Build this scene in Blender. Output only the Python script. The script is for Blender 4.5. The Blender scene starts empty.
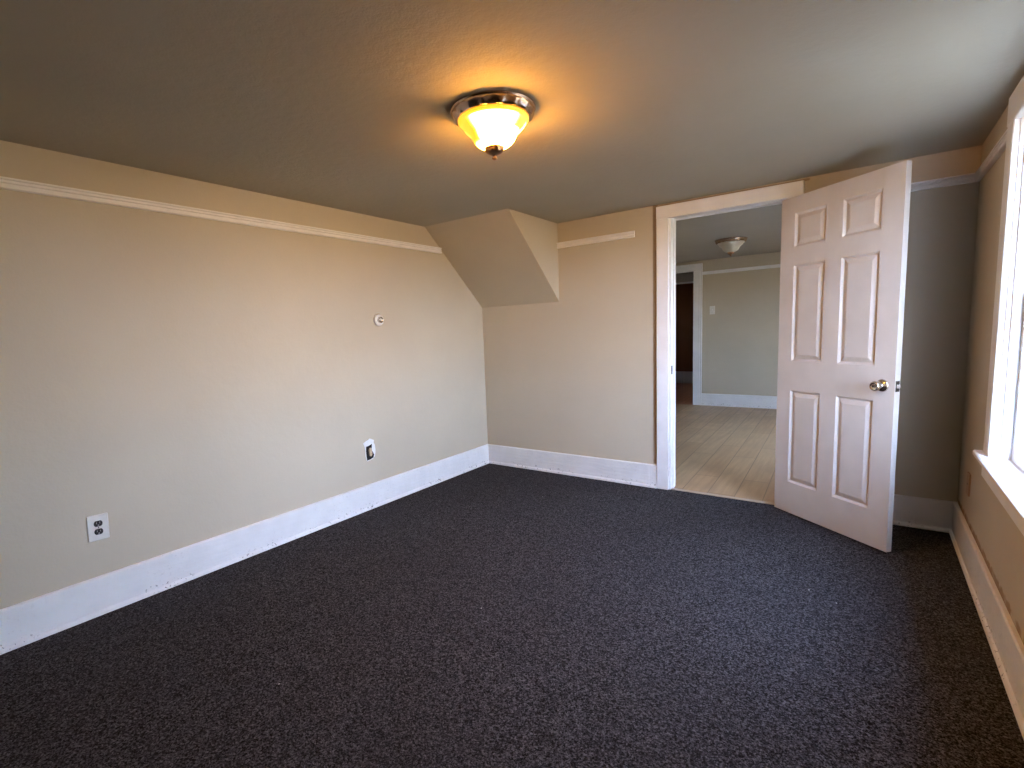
import bpy, math, random
from mathutils import Vector, Matrix

S = bpy.context.scene
COL = S.collection
random.seed(7)

# ------------------------------------------------------------------ camera
cam_d = bpy.data.cameras.new('camera')
cam = bpy.data.objects.new('camera', cam_d)
COL.objects.link(cam)
S.camera = cam
PITCH, ROLL, YAW, FOC = -0.1166, -0.0422, 0.6455, 501.2517
_f = Vector((-math.sin(YAW) * math.cos(PITCH), math.cos(YAW) * math.cos(PITCH), math.sin(PITCH)))
_r = Vector((math.cos(YAW), math.sin(YAW), 0))
_u = _r.cross(_f)
_r2 = _r * math.cos(ROLL) + _u * math.sin(ROLL)
_u2 = -_r * math.sin(ROLL) + _u * math.cos(ROLL)
cam.matrix_world = Matrix(((_r2.x, _u2.x, -_f.x, 2.9383), (_r2.y, _u2.y, -_f.y, -3.8929),
                           (_r2.z, _u2.z, -_f.z, 1.2846), (0, 0, 0, 1)))
cam_d.sensor_fit = 'HORIZONTAL'
cam_d.sensor_width = 36
cam_d.lens = FOC * 36 / 1024
cam_d.shift_x = 25.856 / 1024
cam_d.shift_y = 7.129 / 1024
cam_d.clip_start = 0.02

# ------------------------------------------------------------------ sky, exposure
SKY = 20.0
W = bpy.data.worlds.new('sky')
S.world = W
W.use_nodes = True
nt = W.node_tree
nt.nodes.clear()
tc = nt.nodes.new('ShaderNodeTexCoord')
sx = nt.nodes.new('ShaderNodeSeparateXYZ')
cr = nt.nodes.new('ShaderNodeValToRGB')
mr = nt.nodes.new('ShaderNodeMapRange')
mr.inputs['From Min'].default_value = -1
mr.inputs['From Max'].default_value = 1
bg = nt.nodes.new('ShaderNodeBackground')
out = nt.nodes.new('ShaderNodeOutputWorld')
nt.links.new(tc.outputs['Generated'], sx.inputs[0])
nt.links.new(sx.outputs['Z'], mr.inputs['Value'])
nt.links.new(mr.outputs[0], cr.inputs[0])
nt.links.new(cr.outputs[0], bg.inputs[0])
nt.links.new(bg.outputs[0], out.inputs[0])
bg.inputs[1].default_value = SKY
e = cr.color_ramp.elements
e[0].position = 0.0; e[0].color = (0.03, 0.028, 0.024, 1)
e[1].position = 1.0; e[1].color = (0.40, 0.575, 1.0, 1)
for p_, c_ in ((0.36, (0.045, 0.038, 0.026, 1)), (0.49, (0.50, 0.40, 0.27, 1)), (0.515, (0.63, 0.755, 1.0, 1)), (0.7, (0.53, 0.675, 1.0, 1))):
    q = e.new(p_); q.color = c_

vs = S.view_settings
vs.view_transform = 'Standard'
vs.look = 'None'
vs.gamma = 1
vs.use_curve_mapping = False
vs.exposure = 1.48
S.cycles.use_denoising = True
S.cycles.max_bounces = 16
S.cycles.diffuse_bounces = 8
S.cycles.transparent_max_bounces = 16
S.cycles.sample_clamp_indirect = 8

# ------------------------------------------------------------------ materials
def mat(name):
    m = bpy.data.materials.new(name)
    m.use_nodes = True
    return m, m.node_tree, m.node_tree.nodes['Principled BSDF']

def N(t, typ, **kw):
    n = t.nodes.new(typ)
    for k, v in kw.items():
        n.inputs[k].default_value = v
    return n

def coords(t):
    g = t.nodes.new('ShaderNodeNewGeometry')
    return g.outputs['Position']

def mix(t, fac, a, b):
    n = t.nodes.new('ShaderNodeMix')
    n.data_type = 'RGBA'
    for sock, v in ((n.inputs[0], fac), (n.inputs[6], a), (n.inputs[7], b)):
        if isinstance(v, (int, float)):
            sock.default_value = v
        elif isinstance(v, tuple):
            sock.default_value = (*v[:3], 1)
        else:
            t.links.new(v, sock)
    return n.outputs[2]

def mrange(t, v, a, b, c=0.0, d=1.0, smooth=False):
    n = t.nodes.new('ShaderNodeMapRange')
    if smooth:
        n.interpolation_type = 'SMOOTHSTEP'
    t.links.new(v, n.inputs['Value'])
    n.inputs['From Min'].default_value = a
    n.inputs['From Max'].default_value = b
    n.inputs['To Min'].default_value = c
    n.inputs['To Max'].default_value = d
    return n.outputs[0]

def math_(t, op, a, b=None):
    n = t.nodes.new('ShaderNodeMath')
    n.operation = op
    for i, v in enumerate((a, b)):
        if v is None:
            continue
        if isinstance(v, (int, float)):
            n.inputs[i].default_value = v
        else:
            t.links.new(v, n.inputs[i])
    return n.outputs[0]

def noise(t, vec, scale, detail=3, rough=0.5):
    n = N(t, 'ShaderNodeTexNoise', Scale=scale, Detail=detail, Roughness=rough)
    t.links.new(vec, n.inputs['Vector'])
    return n.outputs['Fac']

def bump(t, bsdf, h, strength, dist=0.01):
    n = N(t, 'ShaderNodeBump', Strength=strength, Distance=dist)
    t.links.new(h, n.inputs['Height'])
    t.links.new(n.outputs[0], bsdf.inputs['Normal'])

def sep(t, vec):
    n = t.nodes.new('ShaderNodeSeparateXYZ')
    t.links.new(vec, n.inputs[0])
    return n.outputs

def plaster(name, col, bscale=90, bstr=0.14, extra=None, rough=0.75):
    m, t, b = mat(name)
    P = coords(t)
    c = mix(t, mrange(t, noise(t, P, 1.6, 3), 0.35, 0.65), tuple(x * 0.97 for x in col), tuple(min(1, x * 1.03) for x in col))
    if extra:
        c = extra(t, P, c)
    t.links.new(c, b.inputs['Base Color'])
    b.inputs['Roughness'].default_value = rough
    b.inputs['Specular IOR Level'].default_value = 0.25
    h = math_(t, 'ADD', math_(t, 'MULTIPLY', noise(t, P, bscale, 3), 0.5), noise(t, P, bscale * 0.22, 2))
    bump(t, b, h, bstr, 0.006)
    return m

WALLC = (0.557, 0.488, 0.374)

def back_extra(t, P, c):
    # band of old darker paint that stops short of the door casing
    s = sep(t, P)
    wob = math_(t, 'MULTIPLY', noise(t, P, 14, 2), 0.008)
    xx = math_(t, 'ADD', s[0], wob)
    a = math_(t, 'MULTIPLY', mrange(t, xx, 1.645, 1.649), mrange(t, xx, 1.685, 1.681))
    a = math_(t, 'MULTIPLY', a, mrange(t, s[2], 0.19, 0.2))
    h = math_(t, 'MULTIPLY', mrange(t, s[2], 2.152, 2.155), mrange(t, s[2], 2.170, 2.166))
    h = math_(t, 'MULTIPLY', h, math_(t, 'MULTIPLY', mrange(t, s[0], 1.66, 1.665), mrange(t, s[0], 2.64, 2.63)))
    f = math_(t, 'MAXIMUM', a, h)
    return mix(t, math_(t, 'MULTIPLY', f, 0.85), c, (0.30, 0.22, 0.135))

def right_extra(t, P, c):
    # scuffed, stained line where the paint ends above the skirting
    s = sep(t, P)
    n = noise(t, P, 22, 4, 0.65)
    zz = math_(t, 'ADD', s[2], math_(t, 'MULTIPLY', n, -0.05))
    f = mrange(t, zz, 0.196, 0.184)
    f = math_(t, 'MULTIPLY', f, mrange(t, noise(t, P, 9, 2), 0.35, 0.5))
    return mix(t, math_(t, 'MULTIPLY', f, 0.8), c, (0.27, 0.16, 0.075))

M = {}
M['wall'] = plaster('beige_wall_paint', WALLC)
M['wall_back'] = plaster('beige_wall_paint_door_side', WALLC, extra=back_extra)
M['wall_right'] = plaster('beige_wall_paint_window_side', WALLC, extra=right_extra)
M['ceiling'] = plaster('grey_beige_ceiling_plaster', (0.44, 0.396, 0.297), bscale=130, bstr=0.3, rough=0.85)
M['far_wall'] = plaster('greenish_beige_paint', (0.55, 0.48, 0.36))
M['far_ceiling'] = plaster('grey_ceiling_paint', (0.45, 0.42, 0.36), bstr=0.25)
def dark_extra(t, P, c):
    # beige paint above the rail, brown below
    s = sep(t, P)
    return mix(t, mrange(t, s[2], 2.150, 2.152), c, (0.50, 0.45, 0.36))
M['brown_wall'] = plaster('dark_brown_wall', (0.15, 0.052, 0.016), extra=dark_extra)

def white_paint(name, col=(0.84, 0.83, 0.82), chips=False, fine=0.06):
    m, t, b = mat(name)
    P = coords(t)
    c = mix(t, mrange(t, noise(t, P, 7, 4), 0.35, 0.7), col, tuple(x * 0.93 for x in col))
    hn = noise(t, P, 30, 4)
    if chips:
        s = sep(t, P)
        band = math_(t, 'MULTIPLY', mrange(t, s[2], 0.055, 0.03), mrange(t, s[2], 0.0, 0.012))
        band = math_(t, 'MAXIMUM', band, 0.12)
        spots = mrange(t, noise(t, P, 60, 2, 0.6), 0.62, 0.65)
        pat = mrange(t, noise(t, P, 2.3, 2), 0.45, 0.55)
        f = math_(t, 'MULTIPLY', math_(t, 'MULTIPLY', band, spots), pat)
        c = mix(t, f, c, (0.20, 0.185, 0.175))
        # long drips and brush ridges in the old paint
        mp = t.nodes.new('ShaderNodeMapping')
        mp.inputs['Scale'].default_value = (1, 1, 6)
        t.links.new(P, mp.inputs['Vector'])
        hn = math_(t, 'ADD', math_(t, 'MULTIPLY', hn, 0.4), noise(t, mp.outputs[0], 7, 3))
    t.links.new(c, b.inputs['Base Color'])
    b.inputs['Roughness'].default_value = 0.42
    bump(t, b, hn, 0.35 if chips else fine, 0.01)
    return m

M['white'] = white_paint('white_trim_paint')
M['dimmed_skirting'] = white_paint('dimmed_white_skirting_paint', (0.42, 0.405, 0.375))  # white skirting with the dark room's dimness put into its colour
M['skirting'] = white_paint('worn_white_skirting_paint', chips=True)
M['door'] = white_paint('white_door_paint', (0.64, 0.585, 0.54), fine=0.02)

def simple(name, col, rough=0.5, metal=0.0, spec=0.5):
    m, t, b = mat(name)
    P = coords(t)
    c = mix(t, mrange(t, noise(t, P, 40, 2), 0.3, 0.7), tuple(x * 0.92 for x in col), col)
    t.links.new(c, b.inputs['Base Color'])
    b.inputs['Roughness'].default_value = rough
    b.inputs['Metallic'].default_value = metal
    b.inputs['Specular IOR Level'].default_value = spec
    return m

M['plastic'] = simple('ivory_plastic', (0.78, 0.76, 0.70), 0.35)
M['black_plastic'] = simple('dark_brown_plastic', (0.018, 0.016, 0.016), 0.35)
M['slot'] = simple('worn_slot_metal', (0.55, 0.52, 0.48), 0.4, 0.6)
M['hole'] = simple('hole_black', (0.006, 0.005, 0.005), 0.9)
M['tan'] = simple('aged_ivory_plastic', (0.62, 0.50, 0.33), 0.45)
M['spackle'] = simple('white_spackle', (0.86, 0.86, 0.86), 0.9)
M['beige_plate'] = simple('painted_beige_plate', (0.42, 0.30, 0.19), 0.5)
M['nickel'] = simple('satin_nickel', (0.66, 0.62, 0.57), 0.22, 1.0)
M['dark_metal'] = simple('tarnished_dark_metal', (0.10, 0.085, 0.07), 0.4, 0.9)
M['canopy'] = simple('antique_pewter', (0.52, 0.40, 0.31), 0.25, 1.0)
M['brass'] = simple('aged_brass', (0.40, 0.24, 0.14), 0.3, 1.0)
M['threshold'] = simple('light_wood_strip', (0.50, 0.40, 0.30), 0.5)

def carpet():
    m, t, b = mat('charcoal_loop_carpet')
    P = coords(t)
    def grain(sc):
        vn = N(t, 'ShaderNodeTexVoronoi', Scale=sc)
        t.links.new(P, vn.inputs['Vector'])
        return sep(t, vn.outputs['Color'])[0]
    n3 = noise(t, P, 1.3, 3)
    f = math_(t, 'ADD', math_(t, 'MULTIPLY', grain(260), 0.5), math_(t, 'MULTIPLY', grain(165), 0.5))
    g2 = math_(t, 'POWER', mrange(t, f, 0.15, 0.92), 1.8)
    c = mix(t, g2, (0.003, 0.0027, 0.003), (0.132, 0.123, 0.128))
    c = mix(t, mrange(t, n3, 0.35, 0.7, 0, 0.25), c, (0.030, 0.028, 0.031))
    v = N(t, 'ShaderNodeTexVoronoi', Scale=9.0)
    t.links.new(P, v.inputs['Vector'])
    sv = sep(t, v.outputs['Color'])
    lint = math_(t, 'MULTIPLY', mrange(t, v.outputs['Distance'], 0.035, 0.02), mrange(t, sv[0], 0.93, 0.94))
    c = mix(t, lint, c, (0.6, 0.58, 0.55))
    t.links.new(c, b.inputs['Base Color'])
    b.inputs['Roughness'].default_value = 0.95
    b.inputs['Specular IOR Level'].default_value = 0.1
    bump(t, b, noise(t, P, 170, 2, 0.7), 0.5, 0.008)
    return m
M['carpet'] = carpet()

def planks(name, c1, c2, cm, wdt=0.185, ln=1.22):
    m, t, b = mat(name)
    P = coords(t)
    mp = t.nodes.new('ShaderNodeMapping')
    mp.inputs['Rotation'].default_value = (0, 0, math.radians(88))
    t.links.new(P, mp.inputs['Vector'])
    bk = t.nodes.new('ShaderNodeTexBrick')
    bk.offset = 0.37
    bk.inputs['Scale'].default_value = 1.0
    bk.inputs['Brick Width'].default_value = ln
    bk.inputs['Row Height'].default_value = wdt
    bk.inputs['Mortar Size'].default_value = 0.003
    bk.inputs['Color1'].default_value = (*c1, 1)
    bk.inputs['Color2'].default_value = (*c2, 1)
    bk.inputs['Mortar'].default_value = (*cm, 1)
    t.links.new(mp.outputs[0], bk.inputs['Vector'])
    g = t.nodes.new('ShaderNodeMapping')
    g.inputs['Scale'].default_value = (28, 1.6, 1)
    t.links.new(P, g.inputs['Vector'])
    gr = noise(t, g.outputs[0], 1.0, 5, 0.6)
    bl = noise(t, P, 3.5, 3)
    c = mix(t, mrange(t, gr, 0.38, 0.65, 0, 0.42), bk.outputs['Color'], tuple(x * 0.55 for x in c1))
    c = mix(t, mrange(t, bl, 0.45, 0.7, 0, 0.5), c, tuple(x * 0.65 for x in c2))
    t.links.new(c, b.inputs['Base Color'])
    b.inputs['Roughness'].default_value = 0.42
    bump(t, b, bk.outputs['Fac'], -0.15, 0.004)
    return m
M['planks'] = planks('oak_plank_floor', (0.44, 0.275, 0.14), (0.54, 0.36, 0.20), (0.16, 0.115, 0.07))
M['red_planks'] = planks('red_brown_board_floor', (0.36, 0.14, 0.055), (0.42, 0.17, 0.07), (0.10, 0.04, 0.015), wdt=0.08)

def pane_mat():
    m, t, b = mat('window_glass')
    t.nodes.remove(b)
    o = t.nodes['Material Output']
    tr = t.nodes.new('ShaderNodeBsdfTransparent')
    tr.inputs[0].default_value = (0.94, 0.97, 0.98, 1)
    gl = t.nodes.new('ShaderNodeBsdfGlossy')
    gl.inputs['Roughness'].default_value = 0.03
    mx = t.nodes.new('ShaderNodeMixShader')
    mx.inputs[0].default_value = 0.06
    t.links.new(tr.outputs[0], mx.inputs[1])
    t.links.new(gl.outputs[0], mx.inputs[2])
    t.links.new(mx.outputs[0], o.inputs[0])
    return m
M['pane'] = pane_mat()

LAMP = 55.0
def lit_glass():
    # frosted shade lit from inside: two bulbs make it white hot, the glass between them stays amber
    m, t, b = mat('lit_amber_frosted_glass')
    tcn = t.nodes.new('ShaderNodeTexCoord')
    P = tcn.outputs['Object']
    s = sep(t, P)
    ang = math_(t, 'ARCTAN2', s[1], s[0])
    hot = None
    for a0, wd in ((-0.92, 0.98), (2.0, 1.55)):
        d = math_(t, 'ABSOLUTE', math_(t, 'WRAP', math_(t, 'SUBTRACT', ang, a0), math.pi))
        h = mrange(t, d, wd, wd - 0.42, 0, 1, True)
        hot = h if hot is None else math_(t, 'MAXIMUM', hot, h)
    for n in t.nodes:
        if n.type == 'MATH' and n.operation == 'WRAP':
            n.inputs[2].default_value = -math.pi
    low = mrange(t, s[2], -0.122, -0.146, 0, 1, True)
    hot = math_(t, 'MAXIMUM', hot, low)
    side = mrange(t, math_(t, 'COSINE', math_(t, 'SUBTRACT', ang, 0.2)), 0.2, 0.5, 0, 1, True)
    hot = math_(t, 'MAXIMUM', hot, math_(t, 'MULTIPLY', side, mrange(t, s[2], -0.082, -0.094, 0, 1, True)))
    rim = mrange(t, s[2], -0.050, -0.056, 0, 1, True)
    hot = math_(t, 'MULTIPLY', hot, rim)
    c = mix(t, hot, (1.0, 0.44, 0.015), (1.0, 0.43, 0.06))
    st = mrange(t, hot, 0, 1, 0.6, LAMP)
    t.links.new(c, b.inputs['Emission Color'])
    t.links.new(st, b.inputs['Emission Strength'])
    b.inputs['Base Color'].default_value = (0.8, 0.6, 0.3, 1)
    b.inputs['Roughness'].default_value = 0.3
    return m
M['lit_glass'] = lit_glass()
m, t, b = mat('unlit_frosted_glass')
P = coords(t)
t.links.new(mix(t, noise(t, P, 18, 3), (0.60, 0.56, 0.47), (0.78, 0.75, 0.66)), b.inputs['Base Color'])
b.inputs['Roughness'].default_value = 0.3
M['frosted'] = m

# ------------------------------------------------------------------ mesh helpers
class MB:
    def __init__(self):
        self.v, self.f, self.sm = [], [], []
    def add(self, vs, fs, smooth=False):
        o = len(self.v)
        self.v += [tuple(p) for p in vs]
        self.f += [tuple(o + i for i in f) for f in fs]
        self.sm += [smooth] * len(fs)
        return self
    def box(self, x0, x1, y0, y1, z0, z1):
        vs = [(x, y, z) for x in (x0, x1) for y in (y0, y1) for z in (z0, z1)]
        return self.add(vs, [(0, 1, 3, 2), (4, 6, 7, 5), (0, 4, 5, 1), (2, 3, 7, 6), (0, 2, 6, 4), (1, 5, 7, 3)])
    def bbox(self, x0, x1, y0, y1, z0, z1, b=0.003):
        # box with all edges chamfered
        vs, fs = [], []
        X, Y, Z = (x0, x1), (y0, y1), (z0, z1)
        sg = (1, -1)
        idx = {}
        for i in (0, 1):
            for j in (0, 1):
                for k in (0, 1):
                    p = (X[i], Y[j], Z[k])
                    for ax in range(3):
                        q = [p[0] + sg[i] * b, p[1] + sg[j] * b, p[2] + sg[k] * b]
                        q[ax] = p[ax]
                        idx[i, j, k, ax] = len(vs)
                        vs.append(tuple(q))
                    fs.append((idx[i, j, k, 0], idx[i, j, k, 1], idx[i, j, k, 2]))
        I = lambda i, j, k, a: idx[i, j, k, a]
        for s in (0, 1):
            fs.append((I(s, 0, 0, 0), I(s, 1, 0, 0), I(s, 1, 1, 0), I(s, 0, 1, 0)))
            fs.append((I(0, s, 0, 1), I(1, s, 0, 1), I(1, s, 1, 1), I(0, s, 1, 1)))
            fs.append((I(0, 0, s, 2), I(1, 0, s, 2), I(1, 1, s, 2), I(0, 1, s, 2)))
        for a in (0, 1):
            for c in (0, 1):
                fs.append((I(0, a, c, 1), I(1, a, c, 1), I(1, a, c, 2), I(0, a, c, 2)))
                fs.append((I(a, 0, c, 0), I(a, 1, c, 0), I(a, 1, c, 2), I(a, 0, c, 2)))
                fs.append((I(a, c, 0, 0), I(a, c, 1, 0), I(a, c, 1, 1), I(a, c, 0, 1)))
        return self.add(vs, fs)
    def sweep(self, prof, p0, p1, nrm):
        # profile (out, z) swept from p0 to p1 (xy), out along nrm; z absolute
        vs = []
        for p in (p0, p1):
            for o, z in prof:
                vs.append((p[0] + nrm[0] * o, p[1] + nrm[1] * o, z))
        n = len(prof)
        fs = [(i, (i + 1) % n, n + (i + 1) % n, n + i) for i in range(n)]
        fs += [tuple(range(n))[::-1], tuple(range(n, 2 * n))]
        return self.add(vs, fs)
    def lathe(self, prof, n=48, axis='z', wob=None, closed=False):
        vs, fs = [], []
        for r, z in prof:
            for i in range(n):
                a = 2 * math.pi * i / n
                rr, zz = (r, z) if wob is None else wob(r, z, a)
                p = (rr * math.cos(a), rr * math.sin(a), zz)
                if axis == 'x':
                    p = (p[2], p[0], p[1])
                elif axis == '-y':
                    p = (p[0], -p[2], p[1])
                vs.append(p)
        k = len(prof)
        for j in range(k - 1):
            for i in range(n):
                fs.append((j * n + i, j * n + (i + 1) % n, (j + 1) * n + (i + 1) % n, (j + 1) * n + i))
        self.add(vs, fs, True)
        o = len(self.v) - len(vs)
        if prof[0][0] > 1e-6:
            self.f.append(tuple(o + i for i in range(n))[::-1]); self.sm.append(False)
        if prof[-1][0] > 1e-6:
            self.f.append(tuple(o + (k - 1) * n + i for i in range(n))); self.sm.append(False)
        return self
    def prism(self, poly, x0, x1):
        # polygon in (y, z) extruded in x
        n = len(poly)
        vs = [(x0, y, z) for y, z in poly] + [(x1, y, z) for y, z in poly]
        fs = [(i, (i + 1) % n, n + (i + 1) % n, n + i) for i in range(n)]
        fs += [tuple(range(n))[::-1], tuple(range(n, 2 * n))]
        return self.add(vs, fs)
    def build(self, name, m, parent=None, warp=None, origin=None):
        me = bpy.data.meshes.new(name)
        vs = self.v if warp is None else [warp(*p) for p in self.v]
        if origin:
            vs = [(p[0] - origin[0], p[1] - origin[1], p[2] - origin[2]) for p in vs]
        me.from_pydata(vs, [], self.f)
        me.polygons.foreach_set('use_smooth', self.sm)
        import bmesh
        bm = bmesh.new(); bm.from_mesh(me)
        bmesh.ops.remove_doubles(bm, verts=bm.verts, dist=1e-6)
        bmesh.ops.recalc_face_normals(bm, faces=bm.faces)
        bm.to_mesh(me); bm.free()
        me.materials.append(m)
        o = bpy.data.objects.new(name, me)
        COL.objects.link(o)
        if parent is not None:
            o.parent = parent
        if origin:
            o.location = origin
        return o

def tag(o, label=None, cat=None, group=None, kind=None):
    for k, v in (('label', label), ('category', cat), ('group', group), ('kind', kind)):
        if v:
            o[k] = v
    return o

def empty(name, loc=(0, 0, 0), rz=0.0, rx=0.0):
    o = bpy.data.objects.new(name, None)
    COL.objects.link(o)
    o.location = loc
    o.rotation_euler = (rx, 0, rz)
    o.empty_display_size = 0.1
    return o

def struct(name, mb, m, label, cat, warp=None):
    return tag(mb.build(name, m, warp=warp), label, cat, kind='structure')

# ------------------------------------------------------------------ room dimensions
WR, H = 3.417, 2.174        # window-side wall plane, ceiling height
YB = -6.6                   # wall behind the camera
FY, FH = 4.42, 2.24         # far wall and ceiling of the next room
TH = 0.12
skew = lambda x, y, z: (x + 0.0095 * y, y, z)   # the window wall is not quite square to the others

# floors
struct('floor', MB().box(-0.2, 3.75, YB - 0.2, 0.012, -0.15, 0.0), M['carpet'], 'charcoal speckled carpet covering the bedroom floor', 'floor')
struct('floor_hall', MB().box(-1.4, 4.1, 0.012, 4.40, -0.15, 0.0), M['planks'], 'oak coloured plank floor beyond the open doorway', 'floor')
struct('floor_back', MB().box(-1.8, 2.8, 4.40, 7.7, -0.15, 0.0), M['red_planks'], 'red brown board floor through the farther doorway', 'floor')
# ceilings
struct('ceiling', MB().box(-0.2, 3.75, YB - 0.2, 0.06, H, H + 0.2), M['ceiling'], 'textured grey beige plaster ceiling of the carpeted room', 'ceiling')
struct('ceiling_hall', MB().box(-1.4, 4.1, 0.06, FY + 0.06, FH, FH + 0.2), M['far_ceiling'], 'grey ceiling of the room beyond the open doorway', 'ceiling')
struct('ceiling_back', MB().box(-1.8, 2.8, FY + 0.06, 7.7, 2.36, 2.5), M['far_ceiling'], 'ceiling of the dark room past the farther doorway', 'ceiling')
# walls of the carpeted room
struct('wall_left', MB().box(-0.2, 0, YB, TH * 0.5, 0, H), M['wall'], 'long blank beige wall opposite the window', 'wall')
struct('wall_front', MB().box(-0.2, 3.75, YB - 0.2, YB, 0, H), M['wall'], 'beige wall behind the camera', 'wall')
OX0, OX1, OZ = 1.735, 2.556, 2.10
wb = MB()
for a in ((-1.4, OX0, 0, FH), (OX0, OX1, OZ, FH), (OX1, 4.1, 0, FH)):
    wb.box(a[0], a[1], 0, TH, a[2], a[3])
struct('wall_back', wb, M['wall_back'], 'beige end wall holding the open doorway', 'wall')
# window wall
WY0, WY1, WZ0, WZ1 = -1.93, -0.94, 0.645, 2.045
wr = MB()
XO = WR + 0.20
wr.box(WR, XO, WY1, 0.0, 0, H).box(WR, XO, YB, WY0, 0, H)
wr.box(WR, XO, WY0, WY1, 0, WZ0).box(WR, XO, WY0, WY1, WZ1, H)
struct('wall_right', wr, M['wall_right'], 'beige wall with the bright window', 'wall', warp=skew)

# boxed slope of the roof in the corner
sl = MB().prism([(0.0, H + 0.01), (-0.742, H + 0.01), (-0.742, H), (0.0, 1.52)], -0.01, 0.835)
struct('ceiling_slope', sl, M['wall'], 'sloped boxed-in roof section in the far upper corner', 'sloped ceiling')

# skirting boards
SK = [(0, 0), (0.029, 0), (0.029, 0.012), (0.0235, 0.021), (0.018, 0.022), (0.018, 0.179), (0.013, 0.186), (0, 0.186)]
struct('baseboard_left', MB().sweep(SK, (0, YB), (0, 0), (1, 0)), M['skirting'], 'white worn skirting board along the long blank wall', 'baseboard')
bb = MB().sweep(SK, (0, 0), (1.612, 0), (0, -1))
bb.sweep(SK, (1.6132, 0), (1.674, 0), (0, -1))
struct('baseboard_back', bb, M['skirting'], 'white skirting board between room corner and doorway', 'baseboard')
struct('baseboard_corner', MB().sweep(SK, (2.609, 0), (WR, 0), (0, -1)), M['skirting'], 'shadowed white skirting board behind the open door', 'baseboard')
struct('baseboard_right', MB().sweep(SK, (WR, YB), (WR, 0), (-1, 0)), M['skirting'], 'white skirting board under the window', 'baseboard', warp=skew)

# picture rails: moulded strip
def rail(z):
    return [(0, z - 0.047), (0.015, z - 0.047), (0.020, z - 0.044), (0.020, z - 0.031), (0.010, z - 0.028), (0.010, z - 0.024),
            (0.019, z - 0.022), (0.019, z - 0.0145), (0.010, z - 0.0125), (0.010, z - 0.0095), (0.021, z - 0.0075), (0.021, z), (0, z)]
# the left rail dies into the slope: cut it where the slope crosses
lr = MB().sweep(rail(2.0195), (0, YB), (0, -0.565), (1, 0))
struct('trim_1', lr, M['white'], 'white picture rail along the long blank wall', 'picture rail')
struct('trim_2', MB().sweep(rail(2.012), (0.835, 0), (1.505, 0), (0, -1)), M['white'], 'short white picture rail beside the sloped corner', 'picture rail')
struct('trim_3', MB().sweep(rail(2.032), (2.609, 0), (WR, 0), (0, -1)), M['white'], 'white picture rail above the open door', 'picture rail')
struct('trim_4', MB().sweep(rail(2.032), (WR, -0.82), (WR, 0), (-1, 0)), M['white'], 'short white picture rail between corner and window', 'picture rail', warp=skew)
struct('trim_5', MB().bbox(OX0, OX1, 0.0, 0.036, 0.0, 0.006, 0.002), M['threshold'], 'thin light wood threshold strip under the doorway', 'threshold')

# ------------------------------------------------------------------ doorway and its open door
dfr = tag(empty('trim_6', (2.14, 0, 0)), 'white casing framing the open doorway', 'doorway', kind='structure')
def at(o):
    l = o.location
    return lambda x, y, z: (x - l[0], y - l[1], z - l[2])
CX0, CX1, CW = 1.675, 2.608, 0.089
HZ0, HZ1 = 2.063, 2.155
f = at(dfr)
def casing(mb, x0, x1, z0, z1, y0=-0.024):
    return mb.bbox(x0, x1, y0, 0.004, z0, z1, 0.003)
casing(MB(), CX0, CX0 + CW, 0.0, HZ0).build('casing', M['white'], dfr, f)
casing(MB(), CX1 - CW, CX1, 0.0, HZ0).build('casing', M['white'], dfr, f)
casing(MB(), CX0, CX1, HZ0, HZ1, -0.026).build('head_casing', M['white'], dfr, f)
JX0, JX1, JZ = 1.777, 2.513, 2.075
MB().box(OX0, JX0, -0.003, TH + 0.003, 0, JZ).build('jamb', M['white'], dfr, f)
MB().box(JX1, OX1, -0.003, TH + 0.003, 0, JZ).build('jamb', M['white'], dfr, f)
MB().box(OX0, OX1, -0.003, TH + 0.003, JZ, OZ).build('head_jamb', M['white'], dfr, f)
st = MB().bbox(JX0, JX0 + 0.007, 0.045, 0.08, 0, JZ, 0.002).bbox(JX1 - 0.007, JX1, 0.045, 0.08, 0, JZ, 0.002)
st.bbox(JX0, JX1, 0.045, 0.08, JZ - 0.004, JZ, 0.002)
st.build('door_stop', M['white'], dfr, f)
sp = MB().bbox(JX0 - 0.001, JX0 + 0.0018, 0.008, 0.036, 0.906, 0.972, 0.0006)
spo = tag(sp.build('strike_plate', M['dark_metal'], dfr, f), 'small tarnished metal strike plate')
MB().box(JX0 + 0.0016, JX0 + 0.0022, 0.015, 0.029, 0.927, 0.951).build('strike_hole', M['hole'], spo, f)
for sx_, x0, x1 in ((1, CX0, CX0 + CW), (2, CX1 - CW, CX1)):
    MB().bbox(x0, x1, TH - 0.004, TH + 0.02, 0, HZ0, 0.003).build('casing', M['white'], dfr, f)
MB().bbox(CX0, CX1, TH - 0.004, TH + 0.022, HZ0, HZ1, 0.003).build('head_casing', M['white'], dfr, f)

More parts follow.
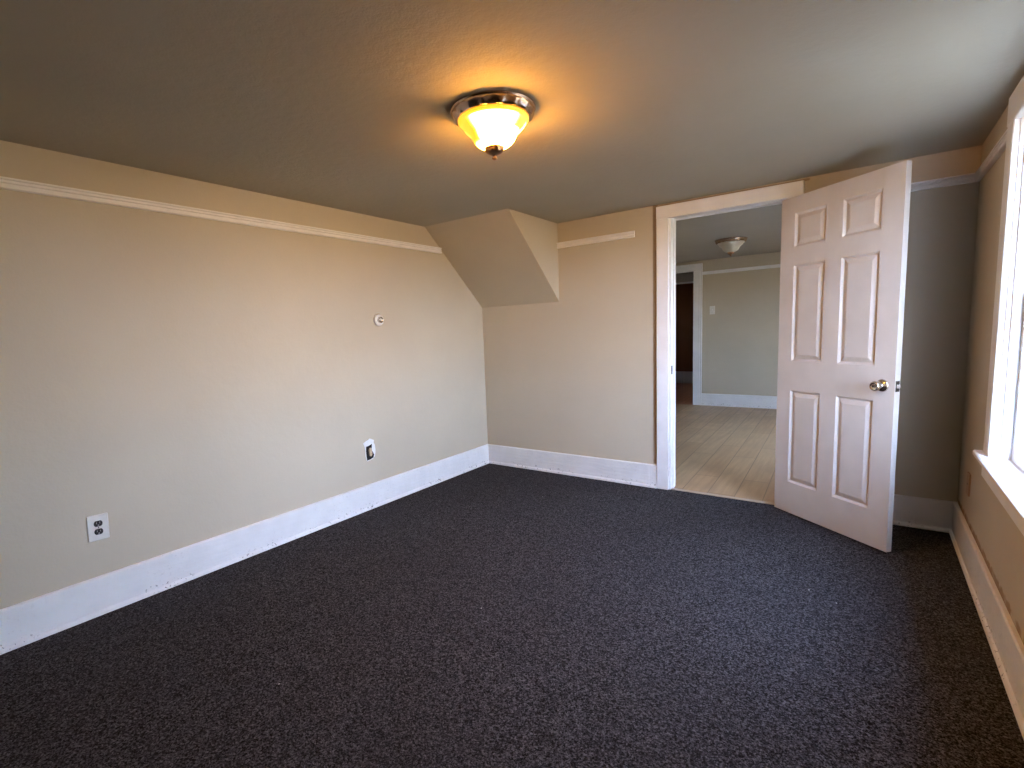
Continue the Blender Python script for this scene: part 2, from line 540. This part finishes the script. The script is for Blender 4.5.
DW, DH, DT = 0.762, 2.030, 0.035
DA = -0.6882
XB = [0, 0.105, 0.324, 0.430, 0.650, DW]
ZB = [0, 0.208, 0.818, 1.007, 1.610, 1.722, 1.928, DH]
door = tag(empty('door_1', (2.494, -0.067, 0.012), DA), 'white six-panel door standing open into the carpeted room', 'door', kind='structure')
def door_mesh():
    # local: x along the leaf from the hinge edge, y from 0 (room face) to DT, z up
    mb = MB()
    for y, sgn in ((0.0, 1), (DT, -1)):
        for i in range(5):
            for j in range(7):
                x0, x1, z0, z1 = XB[i], XB[i + 1], ZB[j], ZB[j + 1]
                if i in (1, 3) and j in (1, 3, 5):
                    rings = []
                    for ins, dep in ((0, 0), (0.003, 0.0030), (0.012, 0.0105), (0.016, 0.0105), (0.038, 0.002), (0.041, 0.0012)):
                        yy = y + sgn * dep
                        rings.append([(x0 + ins, yy, z0 + ins), (x1 - ins, yy, z0 + ins), (x1 - ins, yy, z1 - ins), (x0 + ins, yy, z1 - ins)])
                    for a, b_ in zip(rings, rings[1:]):
                        for k in range(4):
                            mb.add([a[k], a[(k + 1) % 4], b_[(k + 1) % 4], b_[k]], [(0, 1, 2, 3)])
                    mb.add(rings[-1], [(0, 1, 2, 3)])
                else:
                    mb.add([(x0, y, z0), (x1, y, z0), (x1, y, z1), (x0, y, z1)], [(0, 1, 2, 3)])
    for j in range(7):
        for x in (0, DW):
            mb.add([(x, 0, ZB[j]), (x, DT, ZB[j]), (x, DT, ZB[j + 1]), (x, 0, ZB[j + 1])], [(0, 1, 2, 3)])
    for i in range(5):
        for z in (0, DH):
            mb.add([(XB[i], 0, z), (XB[i + 1], 0, z), (XB[i + 1], DT, z), (XB[i], DT, z)], [(0, 1, 2, 3)])
    return mb
door_mesh().build('leaf', M['door'], door)
KX, KZ = 0.697, 0.903
rose_p = [(0.0, 0.0), (0.034, 0.0), (0.034, 0.003), (0.031, 0.007), (0.024, 0.011), (0.0145, 0.013), (0.0125, 0.018), (0.0125, 0.030)]
knob_p = [(0.0125, 0.028), (0.017, 0.031), (0.0235, 0.037), (0.0265, 0.045), (0.0265, 0.052), (0.0235, 0.059), (0.0185, 0.062), (0.0175, 0.060),
          (0.011, 0.059), (0.0, 0.0592)]
for side in (0, 1):
    rp = MB().lathe(rose_p, 40, '-y'); kp = MB().lathe(knob_p, 40, '-y')
    bt = MB().lathe([(0, 0.0585), (0.0065, 0.0585), (0.0065, 0.0635), (0.005, 0.0645), (0, 0.0645)], 24, '-y')
    if side:
        wf = lambda x, y, z: (x + KX, -y + DT, z + KZ)
    else:
        wf = lambda x, y, z: (x + KX, y, z + KZ)
    r_ = rp.build('rose', M['nickel'], door, wf)
    k_ = tag(kp.build('doorknob', M['nickel'], door, wf), 'satin nickel doorknob')
    bt.build('lock_button', M['dark_metal'], k_, wf)
lp = MB().bbox(DW - 0.0005, DW + 0.0012, 0.005, 0.030, KZ - 0.029, KZ + 0.029, 0.0005).build('latch_plate', M['dark_metal'], door)
lb = MB().add([(DW + 0.001, 0.011, KZ - 0.010), (DW + 0.001, 0.024, KZ - 0.010), (DW + 0.001, 0.024, KZ + 0.010), (DW + 0.001, 0.011, KZ + 0.010),
               (DW + 0.011, 0.020, KZ - 0.009), (DW + 0.011, 0.024, KZ - 0.009), (DW + 0.011, 0.024, KZ + 0.009), (DW + 0.011, 0.020, KZ + 0.009)],
              [(0, 1, 2, 3), (4, 5, 6, 7), (0, 1, 5, 4), (1, 2, 6, 5), (2, 3, 7, 6), (3, 0, 4, 7)])
lb.build('latch_bolt', M['nickel'], lp)
for hz in (0.22, 1.02, 1.80):
    h_ = MB()
    vs_ = []
    h_.lathe([(0.0, hz - 0.045), (0.0055, hz - 0.045), (0.0055, hz + 0.045), (0.0, hz + 0.045)], 16)
    h_.build('hinge', M['nickel'], door, lambda x, y, z: (x + 0.004, y + DT + 0.006, z))

# ------------------------------------------------------------------ window
win = tag(empty('window_1', (WR, -1.43, 0.66)), 'bright white-framed window beside the open door', 'window', kind='structure')
def ws(x, y, z):
    l = win.location
    x, y, z = skew(x, y, z)
    return (x - l[0], y - l[1], z - l[2])
CF = WR - 0.023
ya, yb = -0.955, -1.915        # inner edges of the casing
MB().bbox(CF, WR + 0.005, ya, ya + 0.122, 0.665, 2.032, 0.004).build('casing', M['white'], win, ws)
MB().bbox(CF, WR + 0.005, yb - 0.122, yb, 0.665, 2.032, 0.004).build('casing', M['white'], win, ws)
MB().bbox(CF - 0.002, WR + 0.005, yb - 0.122, ya + 0.122, 2.032, 2.150, 0.004).build('head_casing', M['white'], win, ws)
MB().bbox(3.364, WR + 0.075, yb - 0.155, ya + 0.152, 0.640, 0.667, 0.006).build('stool', M['white'], win, ws)
MB().bbox(CF, WR + 0.005, yb - 0.122, ya + 0.122, 0.555, 0.640, 0.004).build('apron', M['white'], win, ws)
MB().box(WR - 0.002, XO, ya - 0.008, WY1, WZ0, WZ1).build('jamb', M['white'], win, ws)
MB().box(WR - 0.002, XO, WY0, yb + 0.008, WZ0, WZ1).build('jamb', M['white'], win, ws)
MB().box(WR - 0.002, XO, yb, ya, 2.036, WZ1).build('head_jamb', M['white'], win, ws)
MB().box(WR + 0.075, XO + 0.03, yb, ya, 0.62, 0.650).build('sill', M['white'], win, ws)
for y0, y1 in ((ya - 0.008 - 0.012, ya - 0.008), (yb + 0.008, yb + 0.02)):
    MB().bbox(WR + 0.012, WR + 0.040, y0, y1, 0.667, 2.036, 0.002).build('stop_bead', M['white'], win, ws)
def sash(x0, x1, z0, z1):
    y1, y0 = ya - 0.009, yb + 0.009
    w_ = 0.045
    s_ = MB()
    s_.bbox(x0, x1, y0, y0 + w_, z0, z1, 0.003).bbox(x0, x1, y1 - w_, y1, z0, z1, 0.003)
    s_.bbox(x0, x1, y0 + w_, y1 - w_, z0, z0 + 0.06, 0.003).bbox(x0, x1, y0 + w_, y1 - w_, z1 - 0.035, z1, 0.003)
    so = s_.build('sash', M['white'], win, ws)
    xm = (x0 + x1) / 2
    MB().box(xm - 0.002, xm + 0.002, y0 + w_ - 0.005, y1 - w_ + 0.005, z0 + 0.055, z1 - 0.03).build('pane', M['pane'], so, ws)
sash(WR + 0.045, WR + 0.080, 0.655, 1.365)
sash(WR + 0.084, WR + 0.119, 1.330, 2.034)

# ------------------------------------------------------------------ ceiling lights
def ceiling_light(loc, glass, label, group):
    root = tag(empty('ceiling_light', loc), label, 'ceiling light', group)
    ZS = 0.86
    def leafy(r, z, a):
        k = 0.5 + 0.5 * math.cos(a * 16)
        k2 = 0.5 + 0.5 * math.cos(a * 48 + 1.0)
        if 0.1495 < r < 0.1665 and z < -0.012:
            return r + 0.003 * k + 0.0012 * k2, z - 0.004 * k * k + 0.0015 * k2
        return r, z
    can = [(0.0, 0.0), (0.168, 0.0), (0.172, -0.002), (0.1725, -0.005), (0.170, -0.008), (0.167, -0.0095), (0.166, -0.0125), (0.164, -0.018), (0.160, -0.025),
           (0.155, -0.032), (0.150, -0.036), (0.146, -0.038), (0.140, -0.038), (0.132, -0.034), (0.0, -0.030)]
    MB().lathe(can, 168, wob=leafy).build('canopy', M['canopy'], root)
    gp = [(0.128, -0.042), (0.138, -0.043), (0.1435, -0.047), (0.1435, -0.052), (0.139, -0.057), (0.133, -0.061), (0.129, -0.069), (0.121, -0.081),
          (0.109, -0.094), (0.098, -0.105), (0.093, -0.114), (0.089, -0.125), (0.083, -0.138), (0.074, -0.150), (0.060, -0.161),
          (0.044, -0.169), (0.026, -0.174), (0.0, -0.175)]
    gp = [(r, z * ZS) for r, z in gp]
    g = MB().lathe(gp, 64).build('glass_shade', glass, root)
    fin = [(0.0, -0.140), (0.0385, -0.1415), (0.0405, -0.1435), (0.0405, -0.146), (0.0375, -0.148), (0.0365, -0.156), (0.036, -0.159), (0.031, -0.166),
           (0.022, -0.172), (0.012, -0.1755), (0.007, -0.178), (0.006, -0.181), (0.0105, -0.184), (0.0115, -0.188), (0.008, -0.192), (0.0, -0.1945)]
    def flut(r, z, a):
        return (r + 0.0015 * math.cos(a * 10) if 0.0355 < r < 0.038 and z < -0.147 else r), z
    MB().lathe(fin, 80, wob=flut).build('finial', M['brass'], root)
    return root
ceiling_light((1.710, -2.137, H), M['lit_glass'], 'lit amber glass flush ceiling light over the dark carpet', None)
ceiling_light((1.67, 2.65, FH), M['frosted'], 'unlit frosted glass ceiling light in the room beyond the doorway', None)

# ------------------------------------------------------------------ wall fittings
o1 = tag(empty('wall_outlet', (0, -3.166, 0.425), rx=math.radians(-2)), 'ivory outlet plate with two dark sockets low on the blank wall', 'outlet')
pl = MB().bbox(-0.001, 0.0065, -0.043, 0.043, -0.063, 0.063, 0.003)
pl.build('cover_plate', M['plastic'], o1)
def receptacle(parent, z, m, slotm):
    ring = []
    for i in range(28):
        a = 2 * math.pi * i / 28
        y, zz = 0.0175 * math.cos(a), 0.0175 * math.sin(a)
        zz = max(-0.0135, min(0.0135, zz))
        ring.append((y, zz + z))
    r_ = MB().prism(ring, 0.006, 0.0085).build('socket', m, parent)
    s_ = MB()
    s_.box(0.0084, 0.0090, -0.0075, -0.0055, z - 0.001, z + 0.008).box(0.0084, 0.0090, 0.0055, 0.0075, z - 0.001, z + 0.008)
    s_.box(0.0084, 0.0090, -0.0025, 0.0025, z - 0.010, z - 0.005)
    s_.build('slots', slotm, r_)
receptacle(o1, 0.020, M['black_plastic'], M['slot'])
receptacle(o1, -0.020, M['black_plastic'], M['slot'])
MB().lathe([(0, 0.006), (0.0035, 0.006), (0.003, 0.0078), (0, 0.008)], 16, 'x').build('screw', M['nickel'], o1)

# uncovered outlet: ragged patch of white filler, open box, bare receptacle
o2 = tag(empty('bare_outlet', (0, -1.477, 0.440)), 'uncovered outlet in a ragged white patch low on the blank wall', 'outlet')
def loc2(pts):
    return [(-0.0035 + (px - 145) * 0.00056, (400 - pz) * 0.00047) for px, pz in pts]
patch = loc2([(45, 265), (95, 238), (130, 228), (160, 207), (195, 225), (232, 250), (222, 285), (240, 330), (247, 400), (242, 460), (228, 510), (198, 545), (150, 556),
              (98, 566), (80, 530), (72, 470), (76, 400), (66, 340), (60, 300)])
MB().prism(patch, -0.001, 0.003).build('filler_patch', M['spackle'], o2)
dark = loc2([(90, 326), (135, 320), (190, 302), (184, 350), (182, 400), (200, 445), (216, 482), (200, 528), (150, 545), (95, 552), (86, 480), (84, 400)])
MB().prism(dark, 0.0025, 0.0042).build('outlet_box', M['hole'], o2)
rc = []
for i in range(36):
    a = 2 * math.pi * i / 36
    y = 0.0165 * math.cos(a) * (0.72 + 0.28 * abs(math.sin(a)) ** 0.7)
    rc.append((y - 0.001, 0.032 * math.sin(a) - 0.011))
ro = MB().prism(rc, 0.004, 0.014).build('receptacle', M['tan'], o2)
for zc in (0.005, -0.025):
    for yc in (-0.006, 0.004):
        MB().box(0.0138, 0.0144, yc - 0.0008, yc + 0.0008, zc - 0.003, zc + 0.004).build('slot', M['hole'], ro)

# round wall cap
o3 = tag(empty('round_wall_cap', (0, -1.311, 1.412)), 'small round white wall cap with a protruding metal centre', 'wall fitting')
MB().lathe([(0, -0.001), (0.045, -0.001), (0.046, 0.008), (0.044, 0.014), (0.038, 0.0185), (0.028, 0.020), (0, 0.020)], 48, 'x').build('base_disc', M['plastic'], o3)
kb = MB().lathe([(0.023, 0.019), (0.023, 0.034), (0.0215, 0.037), (0.018, 0.038), (0.016, 0.033), (0.0, 0.033)], 40, 'x').build('metal_ring', M['nickel'], o3)
MB().lathe([(0, 0.032), (0.010, 0.032), (0.0095, 0.037), (0.006, 0.0395), (0, 0.040)], 32, 'x').build('centre_button', M['plastic'], o3)

# blank plate on the window wall
o4 = tag(empty('wall_plate', (WR - 0.0035, -0.365, 0.392)), 'narrow tan wall plate beneath the window near the corner', 'wall plate')
MB().bbox(-0.007, 0.001, -0.036, 0.036, -0.058, 0.058, 0.002).build('cover_plate', M['beige_plate'], o4)
MB().lathe([(0, 0.006), (0.0035, 0.006), (0.003, 0.0085), (0, 0.009)], 12, 'x').build('screw', M['dark_metal'], o4, lambda x, y, z: (-x, y, z))

# ------------------------------------------------------------------ the room beyond
FX0, FX1 = -1.2, 3.9
struct('wall_hall_left', MB().box(FX0 - 0.2, FX0, TH, FY, 0, FH), M['far_wall'], 'side wall of the plank-floored room, out of view left', 'wall')
hw = MB()
HY0, HY1, HZa, HZb = 1.5, 2.5, 0.66, 1.95
hw.box(FX1, FX1 + 0.2, TH, HY0, 0, FH).box(FX1, FX1 + 0.2, HY1, FY, 0, FH)
hw.box(FX1, FX1 + 0.2, HY0, HY1, 0, HZa).box(FX1, FX1 + 0.2, HY0, HY1, HZb, FH)
struct('wall_hall_right', hw, M['far_wall'], 'window wall of the plank-floored room, hidden by the open door', 'wall')
QX0, QX1, QZ = 0.0, 0.825, 2.11
fw = MB()
fw.box(FX0 - 0.4, QX0, FY, FY + TH, 0, 2.36).box(QX1, FX1 + 0.2, FY, FY + TH, 0, 2.36).box(QX0, QX1, FY, FY + TH, QZ, 2.36)
struct('wall_hall_back', fw, M['far_wall'], 'beige far wall seen through the open doorway', 'wall')
struct('baseboard_hall', MB().sweep(SK, (0.935, FY), (FX1, FY), (0, -1)), M['skirting'], 'white skirting board seen through the open doorway', 'baseboard')
struct('trim_7', MB().sweep(rail(2.068), (0.935, FY), (FX1, FY), (0, -1)), M['white'], 'white picture rail seen through the open doorway', 'picture rail')
w2 = tag(empty('window_2', (FX1, (HY0 + HY1) / 2, HZa)), 'window of the plank-floored room, hidden behind the open door', 'window', kind='structure')
f2 = at(w2)
fr = MB()
fr.bbox(FX1 - 0.02, FX1 + 0.2, HY0 - 0.09, HY0 + 0.03, HZa - 0.05, HZb + 0.1).bbox(FX1 - 0.02, FX1 + 0.2, HY1 - 0.03, HY1 + 0.09, HZa - 0.05, HZb + 0.1)
fr.bbox(FX1 - 0.02, FX1 + 0.2, HY0, HY1, HZb - 0.03, HZb + 0.1).bbox(FX1 - 0.04, FX1 + 0.2, HY0, HY1, HZa - 0.05, HZa + 0.03)
fr.bbox(FX1 + 0.08, FX1 + 0.13, (HY0 + HY1) / 2 - 0.03, (HY0 + HY1) / 2 + 0.03, HZa, HZb)
fr.build('frame', M['white'], w2, f2)
MB().box(FX1 + 0.10, FX1 + 0.104, HY0, HY1, HZa, HZb).build('pane', M['pane'], w2, f2)

d2 = tag(empty('trim_8', (0.41, FY, 0)), 'white casing of the farther doorway into the dark room', 'doorway', kind='structure')
f3 = at(d2)
for x0, x1, bx0, bx1 in ((0.808, 0.905, 0.910, 0.935), (-0.078, 0.019, -0.108, -0.083)):
    c_ = MB().bbox(x0, x1, FY - 0.022, FY + 0.004, 0, 2.085, 0.003).build('casing', M['white'], d2, f3)
    MB().bbox(bx0, bx1, FY - 0.030, FY + 0.004, 0, 2.198, 0.003).build('back_band', M['white'], c_, f3)
hc = MB().bbox(-0.083, 0.910, FY - 0.022, FY + 0.004, 2.085, 2.180, 0.003).build('head_casing', M['white'], d2, f3)
MB().bbox(-0.108, 0.935, FY - 0.030, FY + 0.004, 2.180, 2.198, 0.003).build('back_band', M['white'], hc, f3)
MB().box(0.80, QX1, FY, FY + TH, 0, 2.09).build('jamb', M['white'], d2, f3)
MB().box(QX0, 0.025, FY, FY + TH, 0, 2.09).build('jamb', M['white'], d2, f3)
MB().box(QX0, QX1, FY, FY + TH, 2.09, QZ).build('head_jamb', M['white'], d2, f3)

sw = tag(empty('light_switch', (1.080, FY, 1.476)), 'ivory light switch on the wall seen through the open doorway', 'light switch')
MB().bbox(-0.037, 0.037, -0.006, 0.001, -0.062, 0.062, 0.002).build('cover_plate', M['plastic'], sw)
MB().add([(-0.005, -0.005, -0.012), (0.005, -0.005, -0.012), (0.005, -0.005, 0.012), (-0.005, -0.005, 0.012), (-0.004, -0.015, 0.003), (0.004, -0.015, 0.003), (0.004, -0.013, 0.010), (-0.004, -0.013, 0.010)],
         [(0, 1, 2, 3), (4, 5, 6, 7), (0, 1, 5, 4), (1, 2, 6, 5), (2, 3, 7, 6), (3, 0, 4, 7)]).build('toggle', M['plastic'], sw)

# ------------------------------------------------------------------ the dark room past it
TY = 7.45
struct('wall_dark_back', MB().box(-1.8, 2.8, TY, TY + 0.2, 0, 2.36), M['brown_wall'], 'dark brown wall seen through the farther doorway', 'wall')
struct('wall_dark_left', MB().box(-1.8, -1.6, FY + TH, 5.2, 0, 2.36).box(-1.8, -1.6, 5.8, TY, 0, 2.36).box(-1.8, -1.6, 5.2, 5.8, 0, 1.2).box(-1.8, -1.6, 5.2, 5.8, 1.7, 2.36), M['brown_wall'], 'side wall of the dark room, out of view left', 'wall')
struct('wall_dark_right', MB().box(2.6, 2.8, FY + TH, TY, 0, 2.36), M['brown_wall'], 'side wall of the dark room, out of view right', 'wall')
SK2 = [(o, z * 1.36) for o, z in SK]
struct('baseboard_dark', MB().sweep(SK2, (-1.6, TY), (2.6, TY), (0, -1)), M['dimmed_skirting'], 'dim white skirting board in the dark room', 'baseboard')
struct('trim_9', MB().sweep([(0, 2.14), (0.022, 2.14), (0.022, 2.175), (0, 2.175)], (-1.6, TY), (2.6, TY), (0, -1)), M['white'], 'dim white rail on the dark brown wall', 'picture rail')

w3 = tag(empty('added_window', (-1.7, 5.5, 1.2)), 'small unseen window added to light the dark room', 'window', kind='structure')  # unseen opening, added only to let some light into the dark room
f4 = at(w3)
MB().bbox(-1.82, -1.58, 5.2, 5.25, 1.2, 1.7).bbox(-1.82, -1.58, 5.75, 5.8, 1.2, 1.7).bbox(-1.82, -1.58, 5.25, 5.75, 1.2, 1.25).bbox(-1.82, -1.58, 5.25, 5.75, 1.65, 1.7).build('frame', M['white'], w3, f4)
MB().box(-1.70, -1.696, 5.25, 5.75, 1.25, 1.65).build('pane', M['pane'], w3, f4)
